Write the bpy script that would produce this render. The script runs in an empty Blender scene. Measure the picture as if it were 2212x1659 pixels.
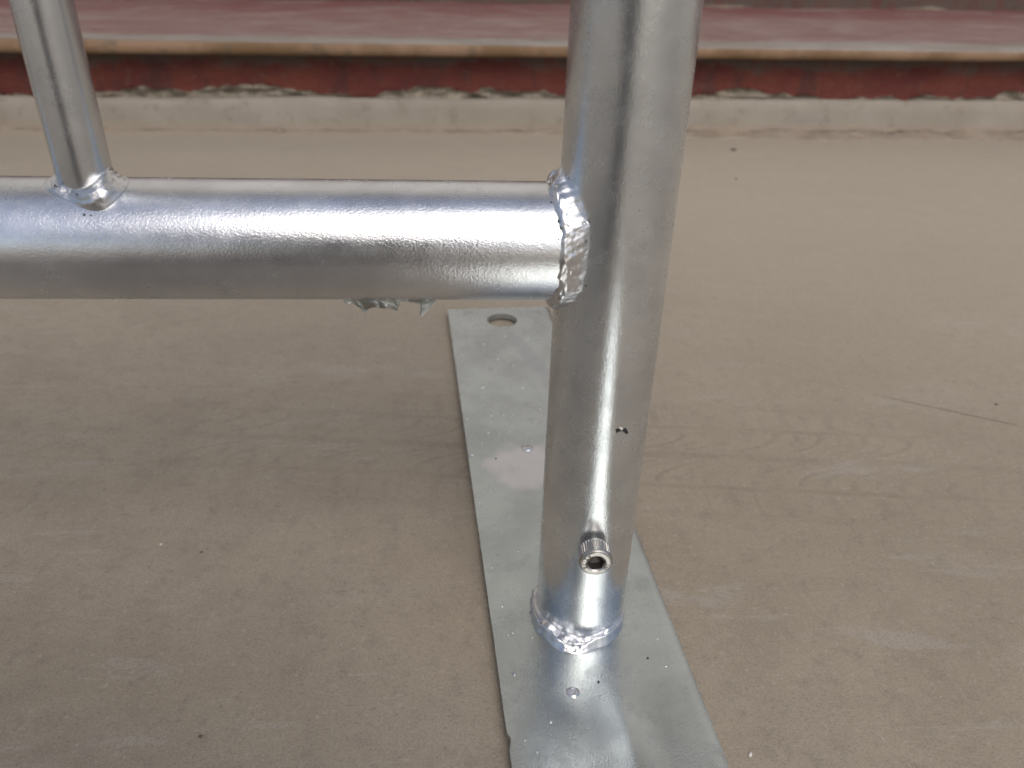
import bpy, math, random
from mathutils import Vector, Matrix, noise
R = math.radians
S = bpy.context.scene
COL = S.collection
random.seed(7)

# ------------------------------------------------------------------ camera
cam_d = bpy.data.cameras.new('camera')
cam = bpy.data.objects.new('camera', cam_d)
COL.objects.link(cam)
S.camera = cam
fw = Vector((0.05465, 0.85801, -0.51072)); rt = Vector((0.9985, -0.04897, 0.02458)); up = Vector((0.00392, 0.5113, 0.85939))
M = Matrix((rt, up, -fw)).transposed().to_4x4()
M.translation = Vector((-0.0427, -0.22049, 0.2366))
cam.matrix_world = M
cam_d.sensor_width = 36.0
cam_d.lens = 1725.157 / 2212 * 36.0
cam_d.clip_start = 0.01
cam_d.clip_end = 500
cam_d.dof.use_dof = True
cam_d.dof.focus_distance = 0.262
cam_d.dof.aperture_fstop = 16.0

# ------------------------------------------------------------------ light: overcast day, brighter cloud behind the camera
SUN_EL, SUN_AZ = 48.0, 12.0          # elevation; degrees to the right of straight behind the camera
W = bpy.data.worlds.new('World'); S.world = W; W.use_nodes = True
nt = W.node_tree; nt.nodes.clear()
sky = nt.nodes.new('ShaderNodeTexSky'); sky.sky_type = 'NISHITA'; sky.sun_disc = False
sky.sun_elevation = R(SUN_EL); sky.sun_rotation = R(180 - SUN_AZ)
sky.air_density = 1.0; sky.dust_density = 3.4; sky.ozone_density = 1.0
bg = nt.nodes.new('ShaderNodeBackground'); bg.inputs[1].default_value = 0.12
wo = nt.nodes.new('ShaderNodeOutputWorld')
nt.links.new(sky.outputs[0], bg.inputs[0]); nt.links.new(bg.outputs[0], wo.inputs[0])
sd = bpy.data.lights.new('sun', 'SUN'); sd.energy = 1.05; sd.angle = R(44); sd.color = (1.0, 0.96, 0.9)
sun = bpy.data.objects.new('sun', sd); COL.objects.link(sun)
d = Vector((math.sin(R(SUN_AZ)) * math.cos(R(SUN_EL)), -math.cos(R(SUN_AZ)) * math.cos(R(SUN_EL)), math.sin(R(SUN_EL))))
sun.rotation_euler = d.to_track_quat('Z', 'Y').to_euler(); sun.location = d * 8
S.view_settings.view_transform = 'Standard'; S.view_settings.look = 'None'
S.view_settings.exposure = 0.12; S.view_settings.gamma = 1.0
S.cycles.max_bounces = 8

# ------------------------------------------------------------------ node helper
class N:
    def __init__(s, name):
        s.m = bpy.data.materials.new(name); s.m.use_nodes = True
        s.t = s.m.node_tree; s.b = s.t.nodes['Principled BSDF']
        tc = s.t.nodes.new('ShaderNodeTexCoord'); s.co = tc.outputs['Object']
    def put(s, sock, v):
        if isinstance(v, bpy.types.NodeSocket): s.t.links.new(v, sock)
        else: sock.default_value = v
    def math(s, op, a, b=0.0, c=0.0, clamp=False):
        n = s.t.nodes.new('ShaderNodeMath'); n.operation = op; n.use_clamp = clamp
        for k, v in enumerate((a, b, c)): s.put(n.inputs[k], v)
        return n.outputs[0]
    def mp(s, scale=(1, 1, 1), loc=(0, 0, 0), rot=(0, 0, 0)):
        n = s.t.nodes.new('ShaderNodeMapping'); s.t.links.new(s.co, n.inputs[0])
        n.inputs['Scale'].default_value = scale; n.inputs['Location'].default_value = loc; n.inputs['Rotation'].default_value = rot
        return n.outputs[0]
    def noise(s, scale, detail=3, rough=0.55, vec=None, dist=0.0):
        n = s.t.nodes.new('ShaderNodeTexNoise'); s.t.links.new(vec or s.co, n.inputs['Vector'])
        n.inputs['Scale'].default_value = scale; n.inputs['Detail'].default_value = detail
        n.inputs['Roughness'].default_value = rough; n.inputs['Distortion'].default_value = dist
        return n.outputs[0]
    def voro(s, scale, vec=None):
        n = s.t.nodes.new('ShaderNodeTexVoronoi'); s.t.links.new(vec or s.co, n.inputs['Vector'])
        n.inputs['Scale'].default_value = scale
        return n.outputs['Distance']
    def rng(s, v, a, b, c=0.0, e=1.0, smooth=True):
        n = s.t.nodes.new('ShaderNodeMapRange'); n.interpolation_type = 'SMOOTHSTEP' if smooth else 'LINEAR'
        s.put(n.inputs[0], v)
        for k, x in zip((1, 2, 3, 4), (a, b, c, e)): n.inputs[k].default_value = x
        return n.outputs[0]
    def mix(s, f, a, b, mode='MIX'):
        n = s.t.nodes.new('ShaderNodeMix'); n.data_type = 'RGBA'; n.blend_type = mode
        s.put(n.inputs[0], f)
        for k, v in ((6, a), (7, b)):
            s.put(n.inputs[k], v if isinstance(v, bpy.types.NodeSocket) else (*v, 1.0))
        return n.outputs[2]
    def xyz(s, vec=None):
        n = s.t.nodes.new('ShaderNodeSeparateXYZ'); s.t.links.new(vec or s.co, n.inputs[0]); return n.outputs
    def attr(s, name):
        n = s.t.nodes.new('ShaderNodeAttribute'); n.attribute_name = name; return n.outputs['Fac']
    def bump(s, h, strength, dist, prev=None):
        n = s.t.nodes.new('ShaderNodeBump'); s.t.links.new(h, n.inputs['Height'])
        n.inputs['Strength'].default_value = strength; n.inputs['Distance'].default_value = dist
        if prev: s.t.links.new(prev, n.inputs['Normal'])
        return n.outputs[0]
    def out(s, color=None, rough=None, metal=None, normal=None, spec=None):
        for nm, v in (('Base Color', color), ('Roughness', rough), ('Metallic', metal), ('Normal', normal), ('Specular IOR Level', spec)):
            if v is None: continue
            if isinstance(v, tuple): v = (*v, 1.0)
            s.put(s.b.inputs[nm], v)
        return s.m

# ------------------------------------------------------------------ materials
def zinc(name, col, r0, r1, fine=0.25, lump=0.25, grain=(1, 1, 1), pits=0.0, metal=1.0, fd=0.00012, zone=False, gs=1500):
    n = N(name)
    g = n.mp(scale=grain)
    big = n.noise(38, 4, 0.6)
    mid = n.noise(160, 4, 0.6)
    fin = n.noise(gs, 3, 0.6, vec=g)
    tone = n.mix(n.rng(big, 0.3, 0.7), tuple(c * 0.86 for c in col), tuple(min(1, c * 1.08) for c in col))
    ra = n.math('MULTIPLY_ADD', n.rng(mid, 0.3, 0.72), r1 - r0, r0)
    h1 = n.bump(mid, lump, 0.0006)
    h2 = n.bump(fin, fine, fd, h1)
    if pits:
        pt = n.rng(n.voro(420), 0.02, 0.16)
        pm = n.rng(n.noise(60, 2), 0.48, 0.62)
        hh = n.math('MAXIMUM', pt, n.math('SUBTRACT', 1.0, pm))
        h2 = n.bump(hh, pits, 0.0003, h2)
    # dull oxide clouds, and fine pale scratches across the coating
    ox = n.rng(n.noise(70, 5, 0.7, vec=n.mp(loc=(2, 1, 5))), 0.52, 0.72)
    tone = n.mix(n.math('MULTIPLY', ox, 0.35), tone, tuple(c * 0.72 for c in col))
    ra = n.math('ADD', ra, n.math('MULTIPLY', ox, 0.07))
    pk = n.rng(n.voro(260, n.mp(loc=(1, 3, 2))), 0.02, 0.10, 1.0, 0.0)
    pk = n.math('MULTIPLY', pk, n.rng(n.noise(30, 3), 0.58, 0.66))
    tone = n.mix(n.math('MULTIPLY', pk, 0.7), tone, tuple(c * 0.3 for c in col))
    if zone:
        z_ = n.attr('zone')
        tone = n.mix(n.math('MULTIPLY', n.math('MAXIMUM', z_, 0.0), 0.75), tone, (0.66, 0.65, 0.685))  # smooth zinc run: its pale lavender sheen is painted into the colour
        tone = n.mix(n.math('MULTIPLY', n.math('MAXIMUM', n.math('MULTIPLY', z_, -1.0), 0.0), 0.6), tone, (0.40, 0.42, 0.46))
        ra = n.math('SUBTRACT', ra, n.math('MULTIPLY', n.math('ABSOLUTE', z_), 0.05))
    return n.out(tone, ra, metal, h2)

M_POST = zinc('zinc_post', (0.70, 0.735, 0.76), 0.20, 0.29, 0.42, 0.035, (1, 1, 0.35), 0.0, 0.94, gs=1900)
M_RAIL = zinc('zinc_rail', (0.72, 0.745, 0.78), 0.18, 0.28, 0.75, 0.035, (0.7, 1, 1), 0.08, 0.94, gs=2100)
M_BAR = zinc('zinc_bar', (0.68, 0.705, 0.725), 0.20, 0.28, 0.25, 0.02, (1, 1, 0.4), 0.0, 0.94, gs=2400)
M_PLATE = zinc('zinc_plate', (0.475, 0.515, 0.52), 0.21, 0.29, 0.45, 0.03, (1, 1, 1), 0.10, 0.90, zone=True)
M_WELD = zinc('zinc_weld', (0.70, 0.71, 0.735), 0.28, 0.40, 0.40, 0.10, (1, 1, 1), 0.20)
M_DRIP = zinc('zinc_drip', (0.46, 0.47, 0.45), 0.45, 0.5, 0.4, 0.4)
M_STEEL = zinc('stainless_screw', (0.50, 0.485, 0.465), 0.33, 0.43, 0.25, 0.05)
n = N('dark_steel'); M_DARK = n.out((0.018, 0.017, 0.016), 0.75, 0.0)
n = N('hex_dark'); M_HEX = n.out((0.14, 0.13, 0.12), 0.5, 0.9)
n = N('engraved'); M_ENGR = n.out((0.02, 0.018, 0.017), 0.7, 0.0)

# ground: dusty taupe concrete with a faint tyre track
def ground_mat():
    n = N('dusty_concrete')
    X, Y, Z = n.xyz()
    big = n.noise(3.2, 4, 0.6); mid = n.noise(22, 6, 0.68)
    streak = n.noise(11, 6, 0.66, vec=n.mp(scale=(0.7, 1.7, 1), rot=(0, 0, R(8))), dist=0.6)
    fine = n.noise(1100, 3, 0.75); grain = n.noise(380, 4, 0.75); blot = n.noise(110, 4, 0.7)
    c = n.mix(n.rng(big, 0.3, 0.7), (0.305, 0.260, 0.198), (0.350, 0.302, 0.234))
    c = n.mix(n.rng(mid, 0.40, 0.72, 0.0, 0.55), c, (0.256, 0.215, 0.168))
    c = n.mix(n.rng(streak, 0.52, 0.74, 0.0, 0.45), c, (0.380, 0.338, 0.280))
    c = n.mix(n.rng(streak, 0.46, 0.28, 0.0, 0.35), c, (0.246, 0.207, 0.163))
    c = n.mix(n.rng(blot, 0.50, 0.68, 0.0, 0.42), c, (0.225, 0.190, 0.158))
    # pale dust plus painted light falloff, brighter towards the steps and the right
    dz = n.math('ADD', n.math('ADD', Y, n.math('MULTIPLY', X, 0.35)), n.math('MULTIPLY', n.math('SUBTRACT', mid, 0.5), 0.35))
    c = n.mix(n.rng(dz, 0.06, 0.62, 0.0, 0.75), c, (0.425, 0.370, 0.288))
    # pale scuffs and thin dark scratches
    for sc_, lo, w_, rz_, lc in ((20, 0.585, 0.09, -20, (4, 1, 0)), (31, 0.60, 0.07, 12, (1, 7, 0))):
        q = n.noise(sc_, 6, 0.72, vec=n.mp(scale=(0.3, 2.0, 1), rot=(0, 0, R(rz_)), loc=lc), dist=0.5)
        c = n.mix(n.rng(q, lo, lo + w_, 0.0, 0.32), c, (0.41, 0.38, 0.34))
    # one long dark scratch out to the right
    q = n.math('ABSOLUTE', n.math('ADD', n.math('SUBTRACT', Y, 0.2595), n.math('ADD', n.math('MULTIPLY', X, 0.5), n.math('MULTIPLY', n.math('SUBTRACT', n.noise(30, 3), 0.5), 0.0015))))
    q = n.math('MULTIPLY', n.rng(q, 0.0002, 0.0012, 1.0, 0.0), n.math('MULTIPLY', n.rng(X, 0.12, 0.24), n.rng(n.noise(45, 3), 0.44, 0.56, 0.15, 1.0)))
    c = n.mix(n.math('MULTIPLY', q, 0.75), c, (0.09, 0.075, 0.062))
    c = n.mix(n.rng(fine, 0.42, 0.70, 0.0, 0.50), c, (0.16, 0.135, 0.112))
    c = n.mix(n.rng(grain, 0.56, 0.70, 0.0, 0.40), c, (0.46, 0.42, 0.37))
    c = n.mix(n.rng(grain, 0.44, 0.30, 0.0, 0.45), c, (0.15, 0.125, 0.105))
    sp = n.rng(n.voro(110), 0.0, 0.030, 1.0, 0.0)
    spm = n.rng(n.noise(22, 1), 0.48, 0.54)
    c = n.mix(n.math('MULTIPLY', n.math('MULTIPLY', sp, spm), 0.8), c, (0.07, 0.06, 0.05))
    # tyre track: u along, v across
    v = n.math('ADD', n.math('SUBTRACT', Y, 0.1115), n.math('MULTIPLY', X, 0.09))
    v = n.math('ADD', v, n.math('MULTIPLY', n.math('SUBTRACT', n.noise(25, 2), 0.5), 0.004))
    av = n.math('ABSOLUTE', v)
    P = 0.0235
    dd = n.math('MAXIMUM', n.math('DIVIDE', n.math('SUBTRACT', 0.0235, av), 0.0185), 0.0)
    sh = n.math('MULTIPLY', n.math('POWER', dd, 2.3), n.math('MULTIPLY', n.math('SIGN', v), 0.026))
    ph = n.math('DIVIDE', n.math('ADD', n.math('ADD', X, sh), n.math('MULTIPLY', n.math('SUBTRACT', n.noise(18, 2, vec=n.mp(loc=(5, 5, 0))), 0.5), 0.006)), P)
    fr = n.math('FRACT', ph); frh = n.math('FRACT', n.math('ADD', ph, 0.5))
    ln_ = n.math('MULTIPLY', n.rng(fr, 0.0, 0.03), n.rng(fr, 0.05, 0.26, 1.0, 0.0))
    lh_ = n.math('MULTIPLY', n.math('MULTIPLY', n.rng(frh, 0.0, 0.03), n.rng(frh, 0.04, 0.14, 1.0, 0.0)), 0.55)
    arc = n.math('MULTIPLY', n.math('MAXIMUM', ln_, lh_), n.math('MULTIPLY', n.rng(av, 0.003, 0.006), n.rng(av, 0.0225, 0.0240, 1.0, 0.0)))
    fr2 = n.math('FRACT', n.math('DIVIDE', n.math('ADD', X, 0.009), P))
    gap = n.math('MULTIPLY', n.math('MAXIMUM', n.math('MULTIPLY', n.rng(fr2, 0.70, 0.86), n.rng(fr2, 0.94, 1.0, 1.0, 0.2)), n.math('MULTIPLY', n.rng(fr2, 0.30, 0.33), n.rng(fr2, 0.34, 0.40, 1.0, 0.0))), 0.6)
    sq = n.math('MULTIPLY', gap, n.math('MULTIPLY', n.rng(av, 0.028, 0.030), n.rng(av, 0.042, 0.045, 1.0, 0.0)))
    l1 = n.math('MULTIPLY', n.rng(av, 0.0225, 0.0255), n.rng(av, 0.0265, 0.0285, 1.0, 0.0))
    l0 = n.rng(av, 0.001, 0.0045, 1.0, 0.0)
    l2 = n.math('MULTIPLY', n.rng(av, 0.043, 0.045), n.rng(av, 0.046, 0.052, 1.0, 0.0))
    tr = n.math('MAXIMUM', n.math('MAXIMUM', arc, sq), n.math('MULTIPLY', n.math('MAXIMUM', n.math('MAXIMUM', l1, l0), n.math('MULTIPLY', l2, 0.5)), 0.8))
    fade = n.math('MULTIPLY', n.rng(n.noise(26, 4), 0.36, 0.60, 0.15, 1.0), n.math('MULTIPLY', n.rng(X, -0.35, 0.03, 0.12, 0.8), n.rng(X, 0.12, 0.30, 1.0, 0.1)))
    c = n.mix(n.math('MULTIPLY', n.math('MULTIPLY', tr, fade), 0.50), c, (0.170, 0.140, 0.110))
    h = n.bump(n.math('ADD', fine, n.math('MULTIPLY', grain, 1.2)), 0.5, 0.0004)
    h = n.bump(n.math('MULTIPLY', tr, fade), -0.25, 0.0006, h)
    h = n.bump(mid, 0.08, 0.003, h)
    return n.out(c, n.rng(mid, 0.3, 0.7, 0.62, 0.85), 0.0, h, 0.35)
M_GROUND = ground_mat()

def sand_mat():
    n = N('sandy_dirt')
    f = n.noise(420, 4, 0.7); b = n.noise(30, 4, 0.6)
    c = n.mix(n.rng(b, 0.3, 0.7), (0.270, 0.222, 0.170), (0.37, 0.312, 0.245))
    c = n.mix(n.rng(f, 0.55, 0.35, 0.0, 0.5), c, (0.13, 0.105, 0.08))
    c = n.mix(n.math('MULTIPLY', n.attr('crack'), 0.85), c, (0.035, 0.028, 0.022))
    return n.out(c, 0.95, 0.0, n.bump(f, 0.6, 0.001), 0.2)
M_SAND = sand_mat()

def plinth_mat():
    n = N('grey_plaster')
    b = n.noise(9, 5, 0.6); m = n.noise(45, 5, 0.65); f = n.noise(400, 3, 0.7)
    s = n.noise(14, 4, 0.6, vec=n.mp(scale=(0.6, 1, 3)))
    c = n.mix(n.rng(b, 0.3, 0.7), (0.275, 0.245, 0.205), (0.325, 0.295, 0.255))
    c = n.mix(n.rng(s, 0.55, 0.75, 0.0, 0.5), c, (0.245, 0.220, 0.198))
    c = n.mix(n.rng(m, 0.52, 0.70, 0.0, 0.6), c, (0.20, 0.178, 0.145))
    c = n.mix(n.rng(n.xyz()[2], 0.016, 0.002, 0.0, 0.55), c, (0.33, 0.27, 0.21))
    return n.out(c, 0.9, 0.0, n.bump(n.math('ADD', m, n.math('MULTIPLY', f, 0.4)), 0.35, 0.002), 0.2)
M_PLINTH = plinth_mat()

def riser_mat():
    n = N('red_painted_riser')
    fl = n.attr('flake'); Z = n.xyz()[2]
    b = n.noise(11, 5, 0.65, vec=n.mp(scale=(1, 1, 1.6))); m = n.noise(70, 5, 0.7); f = n.noise(330, 3, 0.75)
    d = n.noise(34, 4, 0.7, vec=n.mp(scale=(1.2, 1, 0.5), loc=(3, 0, 0)))
    c = n.mix(n.rng(b, 0.3, 0.7), (0.110, 0.030, 0.028), (0.160, 0.050, 0.036))
    c = n.mix(n.rng(d, 0.50, 0.68, 0.0, 0.75), c, (0.075, 0.036, 0.034))
    c = n.mix(n.rng(m, 0.54, 0.72, 0.0, 0.6), c, (0.150, 0.085, 0.068))
    c = n.mix(n.rng(f, 0.55, 0.75, 0.0, 0.45), c, (0.185, 0.085, 0.065))
    # grey grime band under the nosing
    gr = n.math('ADD', Z, n.math('MULTIPLY', n.math('SUBTRACT', b, 0.5), 0.05))
    c = n.mix(n.math('MULTIPLY', n.rng(gr, 0.070, 0.082), n.rng(d, 0.3, 0.55, 0.2, 0.85)), c, (0.105, 0.088, 0.076))
    g = n.mix(n.rng(m, 0.35, 0.65), (0.20, 0.175, 0.135), (0.40, 0.35, 0.29))
    g = n.mix(n.rng(f, 0.6, 0.4, 0.0, 0.4), g, (0.13, 0.115, 0.08))
    c = n.mix(n.rng(fl, 0.35, 0.65), c, g)
    return n.out(c, 0.85, 0.0, n.bump(n.math('ADD', m, n.math('MULTIPLY', f, 0.5)), 0.7, 0.004), 0.2)
M_RISER = riser_mat()

def tread_mat():
    n = N('worn_red_tread')
    X, Y, Z = n.xyz()
    st = n.noise(12, 6, 0.72, vec=n.mp(scale=(0.8, 1.5, 1)), dist=0.4); m = n.noise(34, 6, 0.72, vec=n.mp(scale=(0.9, 1.2, 1)))
    f = n.noise(260, 3, 0.7)
    c = n.mix(n.rng(st, 0.35, 0.7), (0.205, 0.116, 0.102), (0.272, 0.196, 0.172))
    c = n.mix(n.rng(m, 0.52, 0.70, 0.0, 0.7), c, (0.145, 0.062, 0.060))
    lt = n.noise(19, 5, 0.7, vec=n.mp(scale=(0.4, 1.8, 1), loc=(5, 2, 0)))
    c = n.mix(n.rng(lt, 0.56, 0.74, 0.0, 0.6), c, (0.36, 0.285, 0.262))
    back = n.rng(Y, 0.16, 0.40)
    c = n.mix(n.math('MULTIPLY', back, n.rng(st, 0.62, 0.42, 0.1, 0.8)), c, (0.195, 0.070, 0.066))
    # worn nosing: bare grey-buff cement
    edge = n.math('SUBTRACT', Y, n.math('MULTIPLY', n.math('SUBTRACT', m, 0.5), 0.07))
    wear = n.rng(edge, 0.045, 0.012)
    grey = n.mix(n.rng(st, 0.4, 0.6), (0.245, 0.213, 0.182), (0.30, 0.270, 0.238))
    c = n.mix(wear, c, grey)
    # scratch lines along the edge
    ln = n.rng(n.math('ABSOLUTE', n.math('SUBTRACT', Y, n.math('ADD', 0.004, n.math('MULTIPLY', n.noise(3, 2), 0.022)))), 0.0008, 0.0028, 1.0, 0.0)
    c = n.mix(n.math('MULTIPLY', ln, n.rng(n.noise(7, 2, vec=n.mp(scale=(1, 0.01, 1))), 0.46, 0.56, 0.0, 0.75)), c, (0.13, 0.12, 0.11))
    # front of the nosing: ochre-tan
    fr = n.rng(Z, 0.1023, 0.1002)
    fr = n.math('MULTIPLY', fr, n.rng(Y, 0.0, -0.010))
    tan = n.mix(n.rng(n.noise(14, 4, 0.6), 0.35, 0.65), (0.165, 0.100, 0.050), (0.265, 0.172, 0.108))
    tan = n.mix(n.rng(n.noise(40, 3), 0.58, 0.72, 0.0, 0.6), tan, (0.115, 0.09, 0.055))
    c = n.mix(fr, c, tan)
    c = n.mix(n.rng(f, 0.35, 0.7, 0.0, 0.2), c, (0.12, 0.09, 0.08))
    return n.out(c, 0.75, 0.0, n.bump(n.math('ADD', m, n.math('MULTIPLY', f, 0.5)), 0.4, 0.002), 0.3)
M_TREAD = tread_mat()
n = N('painted_wall')
M_WALL = n.out(n.mix(n.rng(n.noise(2.5, 4), 0.3, 0.7), (0.60, 0.585, 0.54), (0.68, 0.665, 0.63)), 0.85, 0.0)
n = N('dark_crumb'); M_CRUMB = n.out((0.11, 0.09, 0.07), 0.9, 0.0)
n = N('pale_crumb'); M_PALE = n.out((0.62, 0.60, 0.56), 0.8, 0.0)

# ------------------------------------------------------------------ mesh helpers
def mesh_obj(name, verts, faces, mat, parent=None, smooth=True, attr=None):
    me = bpy.data.meshes.new(name)
    me.from_pydata([tuple(v) for v in verts], [], faces)
    if smooth: me.polygons.foreach_set('use_smooth', [True] * len(me.polygons))
    me.materials.append(mat)
    if attr:
        a = me.attributes.new(attr[0], 'FLOAT', 'POINT'); a.data.foreach_set('value', attr[1])
    me.update()
    o = bpy.data.objects.new(name, me); COL.objects.link(o)
    if parent: o.parent = parent
    return o
def copy_obj(o, parent=None):
    c = o.copy(); COL.objects.link(c)
    if parent: c.parent = parent
    return c
def empty(name, loc=(0, 0, 0), rz=0.0):
    o = bpy.data.objects.new(name, None); COL.objects.link(o)
    o.location = loc; o.rotation_euler = (0, 0, rz); o.empty_display_size = 0.05
    return o
def tag(o, label=None, cat=None, group=None, kind=None):
    for k, v in (('label', label), ('category', cat), ('group', group), ('kind', kind)):
        if v: o[k] = v
    return o
def grid(f, nu, nv, wrap_u=False, wrap_v=False):
    vs = [f(i, j) for i in range(nu) for j in range(nv)]
    fs = []
    for i in range(nu if wrap_u else nu - 1):
        for j in range(nv if wrap_v else nv - 1):
            a, b = i, (i + 1) % nu; c, e = j, (j + 1) % nv
            fs.append((a * nv + c, b * nv + c, b * nv + e, a * nv + e))
    return vs, fs
def tube(path, rad, seg=96):
    """swept tube through a list of points (planar path in XZ, or straight)"""
    P = [Vector(p) for p in path]; vs = []
    for i, p in enumerate(P):
        t = ((P[min(i + 1, len(P) - 1)] - P[max(i - 1, 0)])).normalized()
        a = Vector((0, 1, 0)); b = t.cross(a).normalized()
        for k in range(seg):
            th = 2 * math.pi * k / seg
            vs.append(p + rad * (math.cos(th) * a + math.sin(th) * b))
    fs = [(i * seg + k, i * seg + (k + 1) % seg, (i + 1) * seg + (k + 1) % seg, (i + 1) * seg + k) for i in range(len(P) - 1) for k in range(seg)]
    return vs, fs
def fbm(p, s, o=3):
    return noise.fractal(Vector(p) * s, 1.0, 2.0, o)
def soft(tab, x, w=7.0):
    return sum(interp(tab, min(180.0, max(0.0, x + w * k / 3))) for k in range(-3, 4)) / 7
def interp(tab, x):
    for (a, b), (c, e) in zip(tab, tab[1:]):
        if x <= c: return b + (e - b) * max(0.0, (x - a) / (c - a))
    return tab[-1][1]

# ------------------------------------------------------------------ ground
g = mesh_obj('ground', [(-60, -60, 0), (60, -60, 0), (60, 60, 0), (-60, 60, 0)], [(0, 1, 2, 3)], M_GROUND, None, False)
tag(g, kind='structure')

# ------------------------------------------------------------------ steps behind the barrier
STEP_Y, STEP_A = 0.789, math.atan(0.04)
steps = empty('stone_steps', (0, STEP_Y, 0), STEP_A)
tag(steps, 'worn red painted steps with buff nosing on a grey plinth behind the barrier', 'steps')
XL, XR = -5.0, 5.0
def xs_list():
    xs = [XL + 0.1 * i for i in range(int((-1.3 - XL) / 0.1))]
    xs += [-1.3 + 0.005 * i for i in range(561)]
    xs += [1.5 + 0.1 * (i + 1) for i in range(int((XR - 1.5) / 0.1))]
    return xs
XS = xs_list()
PLH = 0.0375
def plinth_pt(i, j):
    x = XS[i]; top = PLH + 0.0035 * x + 0.002 * fbm((x, 1, 0), 6)
    prof = [(0.0, -0.01), (0.0, 0.006), (0.001, 0.014), (0.001, 0.024), (0.002, top - 0.004), (0.004, top - 0.001), (0.008, top), (0.03, top)]
    y, z = prof[j]
    return (x, y + 0.0022 * fbm((x, z, 2), 9) + 0.0008 * fbm((x, z, 5), 45), z)
vs, fs = grid(plinth_pt, len(XS), 8)
mesh_obj('plinth', vs, [f[::-1] for f in fs], M_PLINTH, steps)

# lower riser with flaked plaster along its foot
RT, NR = 0.0885, 26
rv, ra = [], []
for x in XS:
    top0 = PLH + 0.0035 * x
    for j in range(NR):
        t = j / (NR - 1); z = top0 - 0.004 + t * (RT + 0.0035 * max(min(x, 1.5), -1.3) - top0 + 0.004)
        h = z - top0
        lim = (0.0085 if x < 0.15 else 0.0040) + 0.013 * fbm((x, 0, 7), 8, 4) + 0.006 * fbm((x, 0, 3), 34, 3)
        m = (lim - h) / 0.0022
        m = max(0.0, min(1.0, 0.5 + m))
        # a dusty upper band under the nosing on the left half
        y = 0.009 + 0.0012 * fbm((x, z, 1), 30, 3)
        y += m * 0.0045 * (0.7 + 2.2 * fbm((x * 0.7, z * 3.0, 9), 60, 4))
        y -= 0.003 * math.exp(-((h - lim) / 0.0016) ** 2) * (0.6 + fbm((x, z, 4), 50))
        rv.append((x, y, z)); ra.append(m)
fs = [(i * NR + j, i * NR + j + 1, (i + 1) * NR + j + 1, (i + 1) * NR + j) for i in range(len(XS) - 1) for j in range(NR - 1)]
mesh_obj('riser', rv, [f[::-1] for f in fs], M_RISER, steps, True, ('flake', ra))

def tread(y0, z0, depth, name='tread'):
    prof = [(0.02, -0.0140), (-0.010, -0.0142), (-0.0165, -0.0140), (-0.0195, -0.0125), (-0.021, -0.009), (-0.0212, -0.005), (-0.0200, -0.0018), (-0.016, -0.0003), (-0.008, 0.0002), (0.01, 0.0), (0.04, 0.0), (0.1, 0.0), (0.2, 0.0), (0.3, 0.0), (depth, 0.0)]
    def pt(i, j):
        x = XS[i]; y, z = prof[j]
        w = 0.0014 * fbm((x, y0 + y, 3), 5) + 0.0006 * fbm((x, y, z0), 35)
        return (x, y + (0.9 * w if j < 8 else 0), z + (0.003 * x * (1 if abs(x) < 1.6 else 1.6 / abs(x))) + w * (1 if j > 4 else 0.3))
    vs, fs = grid(pt, len(XS), len(prof))
    o = mesh_obj(name, vs, fs, M_TREAD, steps)
    return o
TZ = 0.1025
# the tread meshes are drawn at the first step and moved up for the next ones
T = []
for k in range(4):
    o = tread(0.4 * k, 0.0, 0.46)
    vsh = [v.co.copy() for v in o.data.vertices]
    for v in o.data.vertices: v.co.z += TZ
    o.location = (0, 0.43 * k, 0.122 * k)
    T.append(o)
for k in range(1, 5):
    y = 0.43 * k + 0.009; z0 = TZ + 0.122 * (k - 1); z1 = z0 + 0.122 - 0.0138
    def pt(i, j):
        x = XS[i]; z = z0 - 0.006 + (z1 - z0 + 0.006) * j / 5 + 0.003 * x * (1 if abs(x) < 1.6 else 1.6 / abs(x))
        return (x, y + 0.0015 * fbm((x, z, k), 20), z)
    vs, fs = grid(pt, len(XS), 6)
    fl = [max(0.0, 0.8 - 0.9 * (j % 6)) * (0.5 + fbm((v[0], 0, k), 6)) for j, v in enumerate(vs)]
    mesh_obj('riser', vs, fs, M_RISER, steps, True, ('flake', fl))
# landing
zl = TZ + 0.122 * 4
mesh_obj('landing', [(XL, 1.70, zl), (XR, 1.70, zl), (XR, 3.0, zl), (XL, 3.0, zl), (XL, 1.70, zl - 0.014), (XR, 1.70, zl - 0.014), (XL, 1.76, zl - 0.014), (XR, 1.76, zl - 0.014)],
         [(0, 1, 2, 3), (4, 5, 1, 0), (6, 7, 5, 4)], M_TREAD, steps, False)

# building front above the landing (out of frame, mirrored in the metal)
bw = empty('building', (0, STEP_Y + 2.9, 0), STEP_A)
tag(bw, 'plain pale plastered building front at the head of the red steps', 'building')
def box(x0, x1, y0, y1, z0, z1):
    v = [(x, y, z) for x in (x0, x1) for y in (y0, y1) for z in (z0, z1)]
    f = [(0, 1, 3, 2), (4, 6, 7, 5), (0, 4, 5, 1), (2, 3, 7, 6), (0, 2, 6, 4), (1, 5, 7, 3)]
    return v, f
v, f = box(-9, 9, 0, 0.3, -0.02, 8.0); mesh_obj('wall', v, f, M_WALL, bw, False)
v, f = box(-9, 9, -0.04, -0.002, zl + 0.002, zl + 0.45); mesh_obj('skirting', v, f, M_RISER, bw, False)
v, f = box(-9.3, 9.3, -1.3, 0.4, 8.003, 8.25); mesh_obj('roof_slab', v, f, M_WALL, bw, False)

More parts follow.
